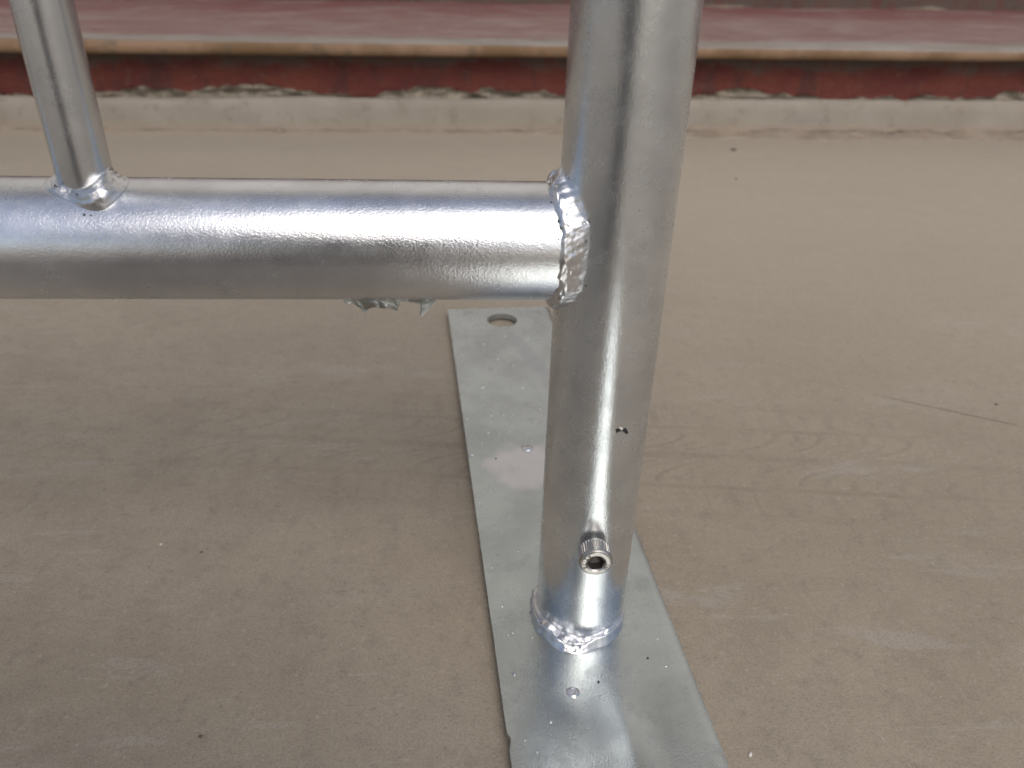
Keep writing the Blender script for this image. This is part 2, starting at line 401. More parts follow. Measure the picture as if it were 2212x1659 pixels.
# crumbly dirt and cracked mortar along the foot of the plinth
SX = [-1.3 + 0.004 * i for i in range(701)]
NS = 26
SA_ = []
def sand_pt(i, j):
    x = SX[i]; t = j / (NS - 1)
    w = interp([(-1.3, 0.010), (-0.2, 0.012), (0.05, 0.022), (0.25, 0.040), (0.45, 0.044), (0.75, 0.055), (1.5, 0.06)], x)
    w *= 1 + 0.35 * fbm((x, 0, 11), 9, 3)
    y = 0.004 - t * w
    h = (0.0045 if x > 0.1 else 0.0022) * (1 - t ** 1.6) * (1 + 0.7 * fbm((x, y, 3), 30, 4)) + 0.0011 * fbm((x, y, 8), 140, 3)
    # broken crack near the wall
    cy = -0.004 - 0.005 * fbm((x, 2, 2), 12, 3) - (0.004 if x > 0.1 else 0)
    cm = max(0.0, min(1.0, (fbm((x, 5, 5), 9, 3) + 0.16) * 5))
    g_ = cm * math.exp(-((y - cy) / (0.0022 + 0.0015 * fbm((x, 4, 4), 25, 2))) ** 2); SA_.append(min(1.0, g_ * 1.3))
    h -= 0.004 * g_
    if t > 0.93: h = -0.001
    return (x, y, h + 0.0004)
vs, fs = grid(sand_pt, len(SX), NS)
sd_o = mesh_obj('dirt', vs, fs, M_SAND, None, True, ('crack', SA_))
sd_o.location = (0, STEP_Y, 0); sd_o.rotation_euler = (0, 0, STEP_A)
tag(sd_o, 'sandy dirt and cracked mortar crumbs along the foot of the plinth', kind='stuff')

# ------------------------------------------------------------------ barrier
PR, RR, BR, H, BX, T0 = 0.01665, 0.0170, 0.00715, 0.15373, -0.14624, 0.005
LEN = 2.2
bar_root = empty('crowd_barrier')
tag(bar_root, 'galvanised steel tube barrier welded to a flat foot plate, standing before the red steps', 'barrier')

v, f = tube([(0, 0, 0.0042), (0, 0, 0.05), (0, 0, 0.15), (0, 0, 0.25), (0, 0, 0.5), (0, 0, 0.95)], PR, 128)
post = mesh_obj('post', v, f, M_POST, bar_root)
v, f = tube([(-LEN, 0, 0.0042), (-LEN, 0, 0.5), (-LEN, 0, 0.95)], PR, 64)
mesh_obj('post', v, f, M_POST, bar_root)
cr = 0.09
path = [(0, 0, 0.951)] + [(-cr + cr * math.cos(R(a)), 0, 0.955 + cr * math.sin(R(a))) for a in range(0, 91, 9)]
path += [(-LEN + cr - cr * math.sin(R(a)), 0, 0.955 + cr * math.cos(R(a))) for a in range(0, 91, 9)] + [(-LEN, 0, 0.951)]
v, f = tube(path, PR, 64); mesh_obj('top_rail', v, f, M_POST, bar_root)
v, f = tube([(-LEN + 0.012, 0, H), (-1.5, 0, H), (-0.8, 0, H), (-0.4, 0, H), (-0.2, 0, H), (-0.1, 0, H), (-0.03, 0, H), (-0.0160, 0, H)], RR, 128)
mesh_obj('bottom_rail', v, f, M_RAIL, bar_root)
v, f = tube([(0, 0, H + 0.012), (0, 0, H + 0.1), (0, 0, H + 0.3), (0, 0, 1.04)], BR, 72)
bar0 = mesh_obj('upright_bar', v, f, M_BAR, bar_root)
bar0.location = (BX, 0, 0)
for k in range(1, 14):
    c = copy_obj(bar0, bar_root); c.location = (BX - 0.147 * k, 0, 0)

# --- foot plate with a drilled hole, curled a little, nicked edges
PYAW = 0.08011
U0, U1, V0, V1 = -0.03475, 0.03413, -0.30, 0.2701
def plate(v0, v1, hole=None, name='base_plate'):
    nu, nv = 47, int((v1 - v0) / 0.002) + 1
    vs = []; fs = []
    def top(u, v):
        e = min(u - U0, U1 - u); 
        z = T0 + 0.00014 * fbm((u, v, 0), 22, 2) + 0.00004 * fbm((u, v, 4), 90, 3)
        # hammered dents that bend the reflections
        for cu, cv, ra, dp in DENTS:
            q = ((u - cu) / ra[0]) ** 2 + ((v - cv) / ra[1]) ** 2
            if q < 6: z += dp * math.exp(-q)
        # rounded right edge, sharp left edge
        if U1 - u < 0.004: z -= 0.0013 * ((0.004 - (U1 - u)) / 0.004) ** 2
        if u - U0 < 0.0012: z -= 0.0004 * ((0.0012 - (u - U0)) / 0.0012) ** 2
        return z
    for j in range(nv):
        v = v0 + (v1 - v0) * j / (nv - 1)
        for i in range(nu):
            u = U0 + (U1 - U0) * i / (nu - 1)
            uu = u
            if i == 0: uu += 0.00012 * fbm((0, v, 3), 60, 4) + 0.0011 * math.exp(-((v + 0.0545) / 0.0018) ** 2)
            if i == nu - 1: uu += 0.0001 * fbm((0, v, 8), 30, 3)
            vv = v
            if j == nv - 1: vv += 0.0007 * fbm((u, 0, 3), 60, 3)
            vs.append((uu, vv, top(uu, vv)))
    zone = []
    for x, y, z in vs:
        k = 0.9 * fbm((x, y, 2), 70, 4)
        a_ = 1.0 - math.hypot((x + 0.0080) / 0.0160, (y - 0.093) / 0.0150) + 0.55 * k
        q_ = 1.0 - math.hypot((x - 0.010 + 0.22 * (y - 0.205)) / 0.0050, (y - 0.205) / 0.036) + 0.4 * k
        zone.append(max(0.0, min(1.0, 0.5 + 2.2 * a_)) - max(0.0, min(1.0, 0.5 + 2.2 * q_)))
    nt_ = len(vs); zone += zone
    vs += [(x, y, 0.0016) for x, y, z in vs]
    for j in range(nv - 1):
        for i in range(nu - 1):
            a = j * nu + i
            fs.append((a, a + 1, a + nu + 1, a + nu)); fs.append((a + nt_, a + nu + nt_, a + nu + 1 + nt_, a + 1 + nt_))
    rim = [i for i in range(nu)] + [j * nu + nu - 1 for j in range(1, nv)] + [(nv - 1) * nu + i for i in range(nu - 2, -1, -1)] + [j * nu for j in range(nv - 2, 0, -1)]
    for a, b in zip(rim, rim[1:] + rim[:1]): fs.append((a, a + nt_, b + nt_, b))
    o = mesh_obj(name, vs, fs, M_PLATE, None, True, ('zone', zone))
    if hole:
        ring = [(hole[0] + 0.0098 * math.cos(2 * math.pi * k / 64), hole[1] + 0.0098 * math.sin(2 * math.pi * k / 64)) for k in range(64)]
        cv = [(x, y, -0.01) for x, y in ring] + [(x, y, 0.02) for x, y in ring]
        cf = [(k, (k + 1) % 64, 64 + (k + 1) % 64, 64 + k) for k in range(64)] + [tuple(range(63, -1, -1)), tuple(range(64, 128))]
        cut = mesh_obj('cutter', cv, cf, M_PLATE, None, False)
        md = o.modifiers.new('b', 'BOOLEAN'); md.object = cut; md.operation = 'DIFFERENCE'; md.solver = 'EXACT'
        bpy.context.view_layer.update()
        me = bpy.data.meshes.new_from_object(o.evaluated_get(bpy.context.evaluated_depsgraph_get()))
        o.modifiers.clear(); o.data = me
        bpy.data.objects.remove(cut)
    o.data.set_sharp_from_angle(angle=R(40))
    return o
def uv(x, y):   # world -> plate
    c, s = math.cos(PYAW), math.sin(PYAW)
    return (c * x + s * y, -s * x + c * y)
DENTS = [(0.006, -0.062, (0.006, 0.016), 0.00095), (0.016, -0.070, (0.007, 0.018), -0.0009), (-0.002, -0.045, (0.006, 0.010), -0.00020),
         (-0.004, 0.118, (0.011, 0.008), 0.00035), (-0.010, 0.096, (0.012, 0.009), -0.00045), (0.012, 0.215, (0.010, 0.018), -0.0006), (0.004, 0.235, (0.008, 0.012), 0.0003)]
hu = uv(-0.0204, 0.2502)
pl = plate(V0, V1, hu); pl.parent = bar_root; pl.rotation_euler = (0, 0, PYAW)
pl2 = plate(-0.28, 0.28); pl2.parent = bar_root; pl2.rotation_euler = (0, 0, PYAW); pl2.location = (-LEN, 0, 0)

# --- weld at the post foot: polar height field, with a bent ridge in front
OUT = [(-180, .0189), (-160, .0200), (-130, .0222), (-112, .0242), (-104, .0240), (-95, .0232), (-79, .0211), (-51, .0199), (-26, .0176), (0, .0174), (40, .0182), (90, .0195), (140, .019), (180, .0189)]
NT, NQ = 300, 26
def foot_weld(i, j):
    th = -180 + 360 * i / NT; t = j / (NQ - 1)
    ro = interp(OUT, th) + 0.0004 * fbm((math.cos(R(th)), math.sin(R(th)), 2), 4, 2)
    if th < -135 or th > 150: ro += 0.0011 * max(0, fbm((math.cos(R(th)) * 2, math.sin(R(th)) * 2, 6), 8, 3))
    ri = PR - 0.0006
    r = ri + (ro - ri) * t
    front = math.exp(-((th + 98) / 26) ** 2); side = 1 - front
    z = 0.0030 * (1 - t) ** 0.8 * side * (0.7 + 0.3 * side)
    ridge = math.exp(-((t - 0.70) / 0.17) ** 2)
    amp = interp([(-180, .0006), (-150, .0014), (-125, .0020), (-106, .0012), (-98, .0013), (-80, .0024), (-55, .0020), (-35, .0005), (180, .0006)], th)
    z += 1.25 * amp * ridge
    z += 0.0009 * front * math.exp(-((t - 0.1) / 0.2) ** 2)
    x, y = r * math.cos(R(th)), r * math.sin(R(th))
    rough = 0.00012 if (-88 < th < -45 and t > 0.5) else 0.00058
    z += rough * fbm((x, y, z), 280, 3) * (1 - t ** 6)
    z -= 0.0012 * max(0.0, fbm((x, y, 7), 480, 2) - 0.30) * math.exp(-((th + 100) / 14) ** 2)
    if t > 0.97: z = -0.0004
    return (x, y, T0 + 0.0002 + z)
vs, fs = grid(foot_weld, NT, NQ, wrap_u=True)
mesh_obj('weld_bead', vs, [f[::-1] for f in fs], M_WELD, bar_root)

# --- saddle welds
def saddle(axis_r, tube_r, joint, wa, wb, bulge, rough, nth=260, nq=22, seed=0, ripple=0.0):
    """tube (radius tube_r, local +Z is its way out) meeting a cylinder (radius axis_r, axis local X). returns grid fn in local coords
    wa: width along the joining tube, wb: width on the cylinder, both functions of the angle (deg)"""
    def f(i, j):
        th = 360.0 * i / nth; c, s = math.cos(R(th)), math.sin(R(th)); t = j / (nq - 1)
        y0 = min(axis_r * 0.9995, tube_r * abs(s)) * (1 if s >= 0 else -1)
        z0 = math.sqrt(max(0, axis_r ** 2 - y0 ** 2))
        a, b = wa(th), wb(th)
        A = Vector((tube_r * c, tube_r * s, z0 + a))
        sx, sa = tube_r * c, axis_r * math.asin(y0 / axis_r)
        L = math.hypot(sx, sa); ex, ea = sx / L, sa / L
        ang = (sa + b * ea) / axis_r
        B = Vector((sx + b * ex, axis_r * math.sin(ang), axis_r * math.cos(ang)))
        Pc = Vector((tube_r * c, tube_r * s, z0))
        nrm = (Vector((c, s, 0)) + Vector((0, math.sin(ang), math.cos(ang)))).normalized()
        ctrl = Pc + nrm * bulge(th) * 2
        p = A * (1 - t) ** 2 + ctrl * 2 * t * (1 - t) + B * t * t
        env = min(1.0, 6 * t, 6 * (1 - t))
        p = p + nrm * env * (rough * fbm((p.x + seed, p.y, p.z), 330, 4) + ripple * math.sin(t * 26 + 3 * fbm((p.x, p.y, p.z + seed), 90, 2)))
        if j == 0: p = p - Vector((c, s, 0)) * 0.0003
        if j == nq - 1: p = p - nrm * 0.0004
        return p
    return grid(f, nth, nq, wrap_u=True)
def rot_local(vs, Mx): return [Mx @ Vector(v) for v in vs]
# rail -> post: a bead laid between an edge on the rail (x at angle th) and an edge on the post (azimuth, height)
#   th: 0 = under the rail, 90 = front, 180 = top; the back repeats the front
def wg(th, c, w):
    dd = (th - c + 180) % 360 - 180
    return math.exp(-(dd / w) ** 2)
WA = [(0, -.0202), (10, -.0200), (34, -.0190), (53, -.0182), (69, -.01745), (85, -.0180), (103, -.0177), (119, -.0175), (135, -.01855), (152, -.0197), (166, -.0202), (180, -.0205)]
WZ = [(0, -180, -.0213), (12, -172, -.0211), (30, -153, -.0180), (45, -139.5, -.0152), (58, -129, -.0116), (72, -125.5, -.0066), (86, -124.5, 0), (100, -124.5, .0062), (110, -122.5, .0095), (122, -132.5, .0112), (138, -146, .0152), (152, -156, .0185), (166, -168, .0208), (180, -178, .0222)]
WAZ = [(t_, a_) for t_, a_, z_ in WZ]; WDZ = [(t_, z_) for t_, a_, z_ in WZ]
NTH, NQW = 420, 34
def rail_weld(i, j):
    th = 360.0 * i / NTH; back = th > 180; q = 360 - th if back else th
    t = j / (NQW - 1)
    jag = 0.0007 * fbm((math.cos(R(th)) * 3, math.sin(R(th)) * 3, 1), 2.0, 2)
    ax = soft(WA, q, 10) + jag
    A = Vector((ax, -RR * math.sin(R(th)), H - RR * math.cos(R(th))))
    jb = 2.6 * fbm((math.cos(R(th)) * 3, math.sin(R(th)) * 3, 8), 2.0, 2)
    az = soft(WAZ, q) + jb * (1 if 12 < q < 168 else 0)
    az = -az if back else az
    B = Vector((PR * math.cos(R(az)), PR * math.sin(R(az)), H + soft(WDZ, q)))
    nA = Vector((0, A.y, A.z - H)).normalized(); nB = Vector((B.x, B.y, 0)).normalized()
    nrm = (nA * (1 - t) + nB * t)
    nrm.normalize()
    p = A.lerp(B, t)
    # bulged upper facet, hollow waist, raised string along the post edge lower down
    hb = 0.0014 * wg(q, 140, 28) + 0.0014 * wg(q, 66, 34) + 0.0006
    prof_ = (4 * t * (1 - t)) ** (0.6 if q > 112 else 0.7)
    hgt = hb * prof_
    if q > 165 or q < 15: hgt *= 0.2
    hgt += 0.0005 * wg(q, 82, 26) * math.exp(-((t - 0.86) / 0.09) ** 2)
    hgt -= 0.0005 * wg(q, 112, 7) * math.sin(math.pi * t)
    env = min(1.0, 7 * t, 7 * (1 - t))
    hgt += env * (0.00055 * fbm((p.x, p.y, p.z), 190, 2) + 0.00016 * fbm((p.x, p.y + 3, p.z), 520, 3))
    ck = fbm((p.x * 2 + 1, p.y, p.z), 210, 2)
    hgt -= env * 0.0006 * max(0.0, ck - 0.32)
    p = p + nrm * hgt
    if j == 0: p = p - nA * 0.0004
    if j == NQW - 1: p = p - nB * 0.0004
    return p
vs, fs = grid(rail_weld, NTH, NQW, wrap_u=True)
mesh_obj('weld_bead', vs, fs, M_WELD, bar_root)
# bar -> rail: cylinder axis along world X, way out = world Z.  th 0 = +X, 270 = -Y (front)
wa_b = lambda th: 0.0012 + 0.0024 * wg(th, 352, 40) + 0.0010 * wg(th, 180, 40) - 0.0004 * wg(th, 285, 25)
wb_b = lambda th: 0.0018 + 0.0056 * wg(th, 302, 30) + 0.0032 * wg(th, 345, 34) + 0.0016 * wg(th, 200, 40)
bg_b = lambda th: 0.0004 + 0.0040 * wg(th, 308, 28) - 0.0004 * wg(th, 262, 10) + 0.0008 * wg(th, 230, 16)
vs, fs = saddle(RR, BR, None, wa_b, wb_b, bg_b, 0.00030, 300, 34, 9, 0.00010)
wb0 = mesh_obj('weld_bead', [Vector(v) for v in vs], fs, M_WELD, bar_root)
wb0.location = (BX, 0, H)
for k in range(1, 14):
    c = copy_obj(wb0, bar_root); c.location = (BX - 0.147 * k, 0, H)

# --- socket head screw through the post foot
SA, SH = R(-91.2), 0.0505
scr = []
er = Vector((math.cos(SA), math.sin(SA), 0)); et = Vector((-math.sin(SA), math.cos(SA), 0)); ez = Vector((0, 0, 1))
if et.x < 0: et = -et
MS = (Matrix((et, ez, er)).transposed() @ Matrix.Diagonal((0.88, 0.88, 0.84))).to_4x4(); MS.translation = er * (PR + 0.0016) + Vector((0, 0, SH))
SEG = 144
prof = [(4.0, -1.9, 0), (4.0, 0.0, 0), (5.9, 0.0, 0), (6.35, 0.25, 0), (6.45, 0.6, 0), (6.45, 1.1, 0), (6.5, 1.25, 1), (6.5, 6.0, 1), (6.45, 6.25, 0), (6.4, 6.7, 0), (6.1, 7.25, 0), (5.75, 7.5, 0), (5.62, 7.42, 0), (5.5, 7.42, 0), (5.4, 7.7, 0), (5.25, 7.8, 0), (3.95, 7.8, 0), (3.85, 7.72, 0), (3.5, 7.35, 0)]
sv = []
for r, h, kn in prof:
    for k in range(SEG):
        th = 2 * math.pi * k / SEG
        rr_ = r - (0.36 if (kn and k % 4 < 2) else 0)
        sv.append((rr_ * math.cos(th) / 1000, rr_ * math.sin(th) / 1000, h / 1000))
def hexr(th, ap):
    q = (math.degrees(th) - 8 + 30) % 60 - 30
    return ap / math.cos(R(abs(30 - abs(q)) if False else (30 - abs(q))))
for h, ap in ((7.30, 3.02), (6.6, 3.0), (3.8, 3.0)):
    for k in range(SEG):
        th = 2 * math.pi * k / SEG; r = hexr(th, ap)
        sv.append((r * math.cos(th) / 1000, r * math.sin(th) / 1000, h / 1000))
NRW = len(prof) + 3
sf = [(i * SEG + k, i * SEG + (k + 1) % SEG, (i + 1) * SEG + (k + 1) % SEG, (i + 1) * SEG + k) for i in range(NRW - 1) for k in range(SEG)]
sv.append((0, 0, 0.0026)); ci = len(sv) - 1
sf += [((NRW - 1) * SEG + k, (NRW - 1) * SEG + (k + 1) % SEG, ci) for k in range(SEG)]
NSP = (len(prof) - 1) * SEG
hv = sv[(len(prof) - 1) * SEG:]
hf = [tuple(i - NSP for i in q) for q in sf if min(q) >= NSP]
sv, sf = sv[:len(prof) * SEG], [q for q in sf if max(q) < len(prof) * SEG]
screw = mesh_obj('socket_screw', sv, sf, M_STEEL, bar_root)
hexs = mesh_obj('hex_socket', hv, hf, M_HEX, screw, False)
screw.data.set_sharp_from_angle(angle=R(24))
screw.matrix_local = MS
# stamped lettering on the head: separate glyphs around the ring, tops towards the socket
def glyphs(items, rad, size):
    vs, fs = [], []
    for ch, ang in items:
        cu = bpy.data.curves.new('g', 'FONT'); cu.body = ch; cu.size = size; cu.align_x = 'CENTER'; cu.align_y = 'CENTER'; cu.offset = 0.00006
        ob = bpy.data.objects.new('g', cu); COL.objects.link(ob)
        bpy.context.view_layer.update()
        me = bpy.data.meshes.new_from_object(ob.evaluated_get(bpy.context.evaluated_depsgraph_get()))
        a = R(ang); rot = a + math.pi / 2
        base = len(vs)
        for v in me.vertices:
            x, y = v.co.x, v.co.y
            vs.append((rad * math.cos(a) + x * math.cos(rot) - y * math.sin(rot), rad * math.sin(a) + x * math.sin(rot) + y * math.cos(rot), 0.00782))
        fs += [tuple(base + i for i in p.vertices) for p in me.polygons]
        bpy.data.objects.remove(ob); bpy.data.meshes.remove(me)
    return vs, fs
v, f = glyphs([('A', 128), ('2', 150), ('-', 168), ('7', 186), ('0', 206), ('W', -30), ('I', -8)], 0.0046, 0.0019)
mesh_obj('lettering', v, f, M_ENGR, screw, False)

# --- zinc icicles torn under the rail (outline in metres along the rail, below its underside)
CAMP = M.translation
def ray(px, py):
    x = (px - 1106) / 1725.157; y = -(py - 829.5) / 1725.157
    return (fw + rt * x + up * y)
def on_plane_y(px, py, y0):
    q = ray(px, py); return CAMP + q * ((y0 - CAMP.y) / q.y)
def on_plane_z(px, py, z0):
    q = ray(px, py); return CAMP + q * ((z0 - CAMP.z) / q.z)
# survey of the torn edge (x along the rail, drop), taken from the photograph once
EDGE = [(320, 300), (380, 325), (440, 312), (560, 405), (670, 500), (720, 455), (760, 420), (820, 395), (870, 380), (930, 395), (1000, 400), (1050, 390), (1080, 380), (1130, 415), (1200, 440), (1250, 465), (1252, 430), (1265, 390), (1290, 350), (1330, 312), (1440, 322), (1560, 340), (1640, 345), (1690, 350), (1720, 385), (1700, 430), (1665, 515), (1740, 470), (1830, 390), (1925, 297)]
pts = []
for a, b in EDGE:
    w = on_plane_y((1040 + a * 0.1808) / 1.4756, (900 + b * 0.1808) / 1.4756, -0.0055); w.z -= 0.0006 + 0.15 * max(0.0, (H - 0.0158) - w.z); pts.append(w)
TOP = H - 0.0150
dv, df = [], []
ND = 7
for i, p in enumerate(pts):
    for j in range(ND):
        t = j / (ND - 1); z = TOP + (p.z - TOP) * t
        x = p.x if t > 0.4 else pts[0].x + (pts[-1].x - pts[0].x) * i / (len(pts) - 1) * (1 - t / 0.4) + p.x * (t / 0.4) - pts[0].x * 0
        if t <= 0.4: x = (pts[0].x + (pts[-1].x - pts[0].x) * i / (len(pts) - 1)) * (1 - t / 0.4) + p.x * (t / 0.4)
        y = -0.0055 + 0.0022 * t * fbm((x, z, 3), 170, 2) + 0.0006 * fbm((x, z, 6), 500, 2) * t
        dv.append((x, y, z))
df = [(i * ND + j, i * ND + j + 1, (i + 1) * ND + j + 1, (i + 1) * ND + j) for i in range(len(pts) - 1) for j in range(ND - 1)]
dr = mesh_obj('zinc_drip', dv, df, M_DRIP, bar_root, False)
sm = dr.modifiers.new('thick', 'SOLIDIFY'); sm.thickness = 0.0003; sm.offset = 0

# --- chip knocked out of the coating of the post
CH = [(850, 430), (900, 385), (985, 360), (1040, 395), (1080, 440), (1150, 460), (1200, 400), (1260, 355), (1330, 345), (1375, 430), (1430, 545), (1370, 600), (1290, 585), (1240, 520), (1170, 480), (1080, 475), (1010, 500), (950, 520), (930, 560), (895, 545), (890, 480)]
def on_post(px, py, r):
    q = ray(px, py); a = q.x ** 2 + q.y ** 2; b = 2 * (CAMP.x * q.x + CAMP.y * q.y); c = CAMP.x ** 2 + CAMP.y ** 2 - r * r
    t = (-b - math.sqrt(b * b - 4 * a * c)) / (2 * a); return CAMP + q * t
cv = [on_post((1900 + a * 0.0723) / 1.4756, (1340 + b * 0.0723) / 1.4756, PR + 0.00010) for a, b in CH]
nC = len(cv); cv += [Vector((p.x * 0.98, p.y * 0.98, p.z)) for p in cv[:nC]]
mesh_obj('coating_chip', cv, [tuple(range(nC))[::-1]] + [(k, (k + 1) % nC, nC + (k + 1) % nC, nC + k) for k in range(nC)], M_DARK, bar_root, False)
FL = [(1050, 345), (1110, 330), (1180, 350), (1165, 410), (1140, 440), (1095, 410)]
cv = [on_post((1900 + a * 0.0723) / 1.4756, (1340 + b * 0.0723) / 1.4756, PR + 0.00030) for a, b in FL]
nC = len(cv); cv += [Vector((p.x * 0.975, p.y * 0.975, p.z)) for p in cv[:nC]]
mesh_obj('coating_flake', cv, [tuple(range(nC))[::-1]] + [(k, (k + 1) % nC, nC + (k + 1) % nC, nC + k) for k in range(nC)], M_PALE, bar_root, False)

# --- spatter beads and a ring crater on the plate
def blob(name, ru, rv_, h, seed, parent, mat=M_WELD, nu=12, nv=5):
    def f(i, j):
        th = 2 * math.pi * i / nu; t = j / (nv - 1)
        r = (1 - t) * (1 + 0.25 * fbm((math.cos(th), math.sin(th), seed), 1.5, 2))
        return (ru * r * math.cos(th), rv_ * r * math.sin(th), h * math.sin(t * math.pi / 2) - 0.0002 * (1 if j == 0 else 0))
    vs, fs = grid(f, nu, nv, wrap_u=True)
    return mesh_obj(name, vs, fs, mat, parent)
SP = [(1042, 683), (1010, 720), (1092, 692 + 36), (1046, 744), (1140, 733), (1108, 790), (1075, 776), (1064, 807), (1070, 800), (1129, 838), (1043, 838), (1163, 872), (1167, 885), (1088, 896), (1108, 893), (1062, 898), (1004, 870), (1010, 905), (1055, 936), (1078, 938), (1100, 932), (1040, 957), (1018, 984), (1126, 931),
      (1132, 1128), (1085, 1310), (1098, 1372), (1108, 1368), (1150, 1378), (1062, 1225), (1110, 1455), (1190, 1560), (1160, 1625), (1134, 1600), (1440, 1440), (1545, 1612), (1420, 1380), (1120, 1190), (1080, 1150), (1060, 1060), (1022, 800), (1035, 1085), (1150, 1060)]
protos = [blob('weld_spatter', 0.0006 + 0.0003 * (k % 3), 0.0006 + 0.00025 * (k % 2), 0.00035 + 0.00015 * (k % 3), k * 3.1, pl) for k in range(4)]
for k, (px, py) in enumerate(SP):
    w = on_plane_z(px, py, T0); u, v = uv(w.x, w.y)
    o = protos[k] if k < 4 else copy_obj(protos[k % 4], pl)
    o.location = (u, v, T0 + 0.0001); s = random.uniform(0.45, 0.95); o.scale = (s * random.uniform(0.8, 1.4), s, s); o.rotation_euler = (0, 0, random.uniform(0, 6))
def crater(px, py, r, name='weld_crater'):
    w = on_plane_z(px, py, T0); u, v = uv(w.x, w.y)
    pr_ = [(1.25, -0.0003), (1.0, 0.0001), (0.82, 0.0006), (0.62, 0.0005), (0.4, 0.0001), (0.2, 0.0002), (0.05, 0.00005)]
    def f(i, j):
        th = 2 * math.pi * i / 28; q, h = pr_[j]
        return (q * r * math.cos(th), q * r * math.sin(th), h * (1 + 0.8 * fbm((math.cos(th), math.sin(th), j), 1.6, 2)))
    vs, fs = grid(f, 28, 7, wrap_u=True)
    vs.append((0, 0, 0)); fs += [(i * 7 + 6, ((i + 1) % 28) * 7 + 6, len(vs) - 1) for i in range(28)]
    o = mesh_obj(name, vs, fs, M_WELD, pl); o.location = (u, v, T0 + 0.0002)
crater(1237, 1496, 0.0020); crater(1139, 968, 0.0024)
# dark specks in the coating of plate and pits in the welds
for k, (px, py) in enumerate([(1071, 990), (1293, 1473), (1399, 1422)]):
    w = on_plane_z(px, py, T0); u, v = uv(w.x, w.y)
    o = blob('coating_pit', 0.0005, 0.0006, 0.0003, 50 + k, pl, M_DARK, 9, 3); o.location = (u, v, T0 + 0.0002); o.scale = (0.8, 0.8, 0.5)

# small blow-holes along the welds, laid on the surfaces they sit in
from mathutils.bvhtree import BVHTree
def tree(objs):
    vs, fs = [], []
    for o in objs:
        b0 = len(vs); mw = o.matrix_local
        vs += [mw @ v.co for v in o.data.vertices]; fs += [tuple(b0 + i for i in p.vertices) for p in o.data.polygons]
    return BVHTree.FromPolygons(vs, fs)
BV = tree([o for o in bar_root.children if o.name.split('.')[0] in ('post', 'bottom_rail', 'weld_bead', 'upright_bar')])
HOLES = [(1188, 397, .5), (1190, 437, .7), (1208, 477, .8), (1212, 492, .6), (1262, 483, .9), (1266, 521, .7), (1210, 643, .9), (1203, 628, .5), (1265, 617, .6), (1207, 517, .6), (1228, 385, .4),
         (167, 421, .7), (120, 402, .8), (182, 464, .8), (196, 465, .6), (1231, 1401, .5), (1240, 1402, .6), (1252, 1398, .5), (1204, 675, .5), (1260, 1404, .4)]
hole0 = None
for px, py, r in HOLES:
    q = ray(px, py).normalized(); loc, nr, i_, d_ = BV.ray_cast(CAMP, q)
    if loc is None: continue
    if hole0 is None: o = hole0 = blob('blow_hole', 0.00055, 0.00075, 0.00018, 71, bar_root, M_DARK, 10, 3)
    else: o = copy_obj(hole0, bar_root)
    o.location = loc; o.rotation_euler = (nr.to_track_quat('Z', 'Y').to_matrix() @ Matrix.Rotation(px, 3, 'Z')).to_euler(); o.scale = (r, r, r)

# ------------------------------------------------------------------ loose crumbs on the concrete
def crumb(name, r, seed, mat):
    def f(i, j):
        th = 2 * math.pi * i / 9; ph = math.pi * (j + 0.001) / 5.002
        q = r * (1 + 0.5 * fbm((math.cos(th) * math.sin(ph), math.sin(th) * math.sin(ph), math.cos(ph) + seed), 1.4, 2))
        return (q * math.sin(ph) * math.cos(th), q * math.sin(ph) * math.sin(th), 0.6 * q * math.cos(ph) + 0.45 * r)
    vs, fs = grid(f, 9, 6, wrap_u=True)
    return mesh_obj(name, vs, fs, mat, None, False)
def put(px, py, r, mat, label, cat, group=None, name='dirt_crumb', el=1.0, rz=0.0):
    w = on_plane_z(px, py, 0.0); o = crumb(name, r, px * 0.37, mat); o.location = (w.x, w.y, 0.0); o.scale = (el, 1, 1); o.rotation_euler = (0, 0, rz)
    return tag(o, label, cat, group)
put(1585, 325, 0.0024, M_CRUMB, 'dark scrap of dirt lying alone on the concrete right of the post, near the steps', 'dirt crumb', el=1.3)
put(433, 1591, 0.0005, M_CRUMB, 'dark crumb on the concrete near the lower left corner', 'dirt crumb', el=1.4, rz=0.3)
put(435, 1193, 0.0004, M_CRUMB, 'tiny dark crumb on the open concrete left of the foot plate', 'dirt crumb', el=1.8, rz=0.5)
put(2152, 874, 0.0007, M_CRUMB, 'tiny dark crumb on the concrete at the right edge, level with the chip', 'dirt crumb', el=1.3)
put(1590, 387, 0.0012, M_CRUMB, 'small dark crumb just in front of the lone scrap of dirt right of the post', 'dirt crumb')
put(1621, 1631, 0.0006, M_PALE, 'tiny white chip on the concrete right of the foot plate, at the bottom', 'stone chip', el=1.6, rz=1.0)
put(348, 1177, 0.0006, M_PALE, 'tiny white chip on the open concrete left of the foot plate', 'stone chip')
put(1721, 288, 0.0022, M_PALE, 'pale chip in the sandy dirt at the foot of the plinth, right of the post', 'stone chip')
put(2133, 268, 0.0060, M_CRUMB, 'dark clod against the plinth at the far right', 'dirt clod', name='dirt_clod', el=1.3)
put(1820, 276, 0.0045, M_CRUMB, 'dark clod in the sandy dirt strip, midway between post and right edge', 'dirt clod', name='dirt_clod', el=1.4)
put(2118, 285, 0.0035, M_CRUMB, 'small dark clod at the outer edge of the dirt strip, far right', 'dirt clod', name='dirt_clod', el=1.2)
put(605, 285, 0.0040, M_SAND, 'sandy clod at the foot of the plinth between bar and post', 'dirt clod', name='dirt_clod', el=1.4)

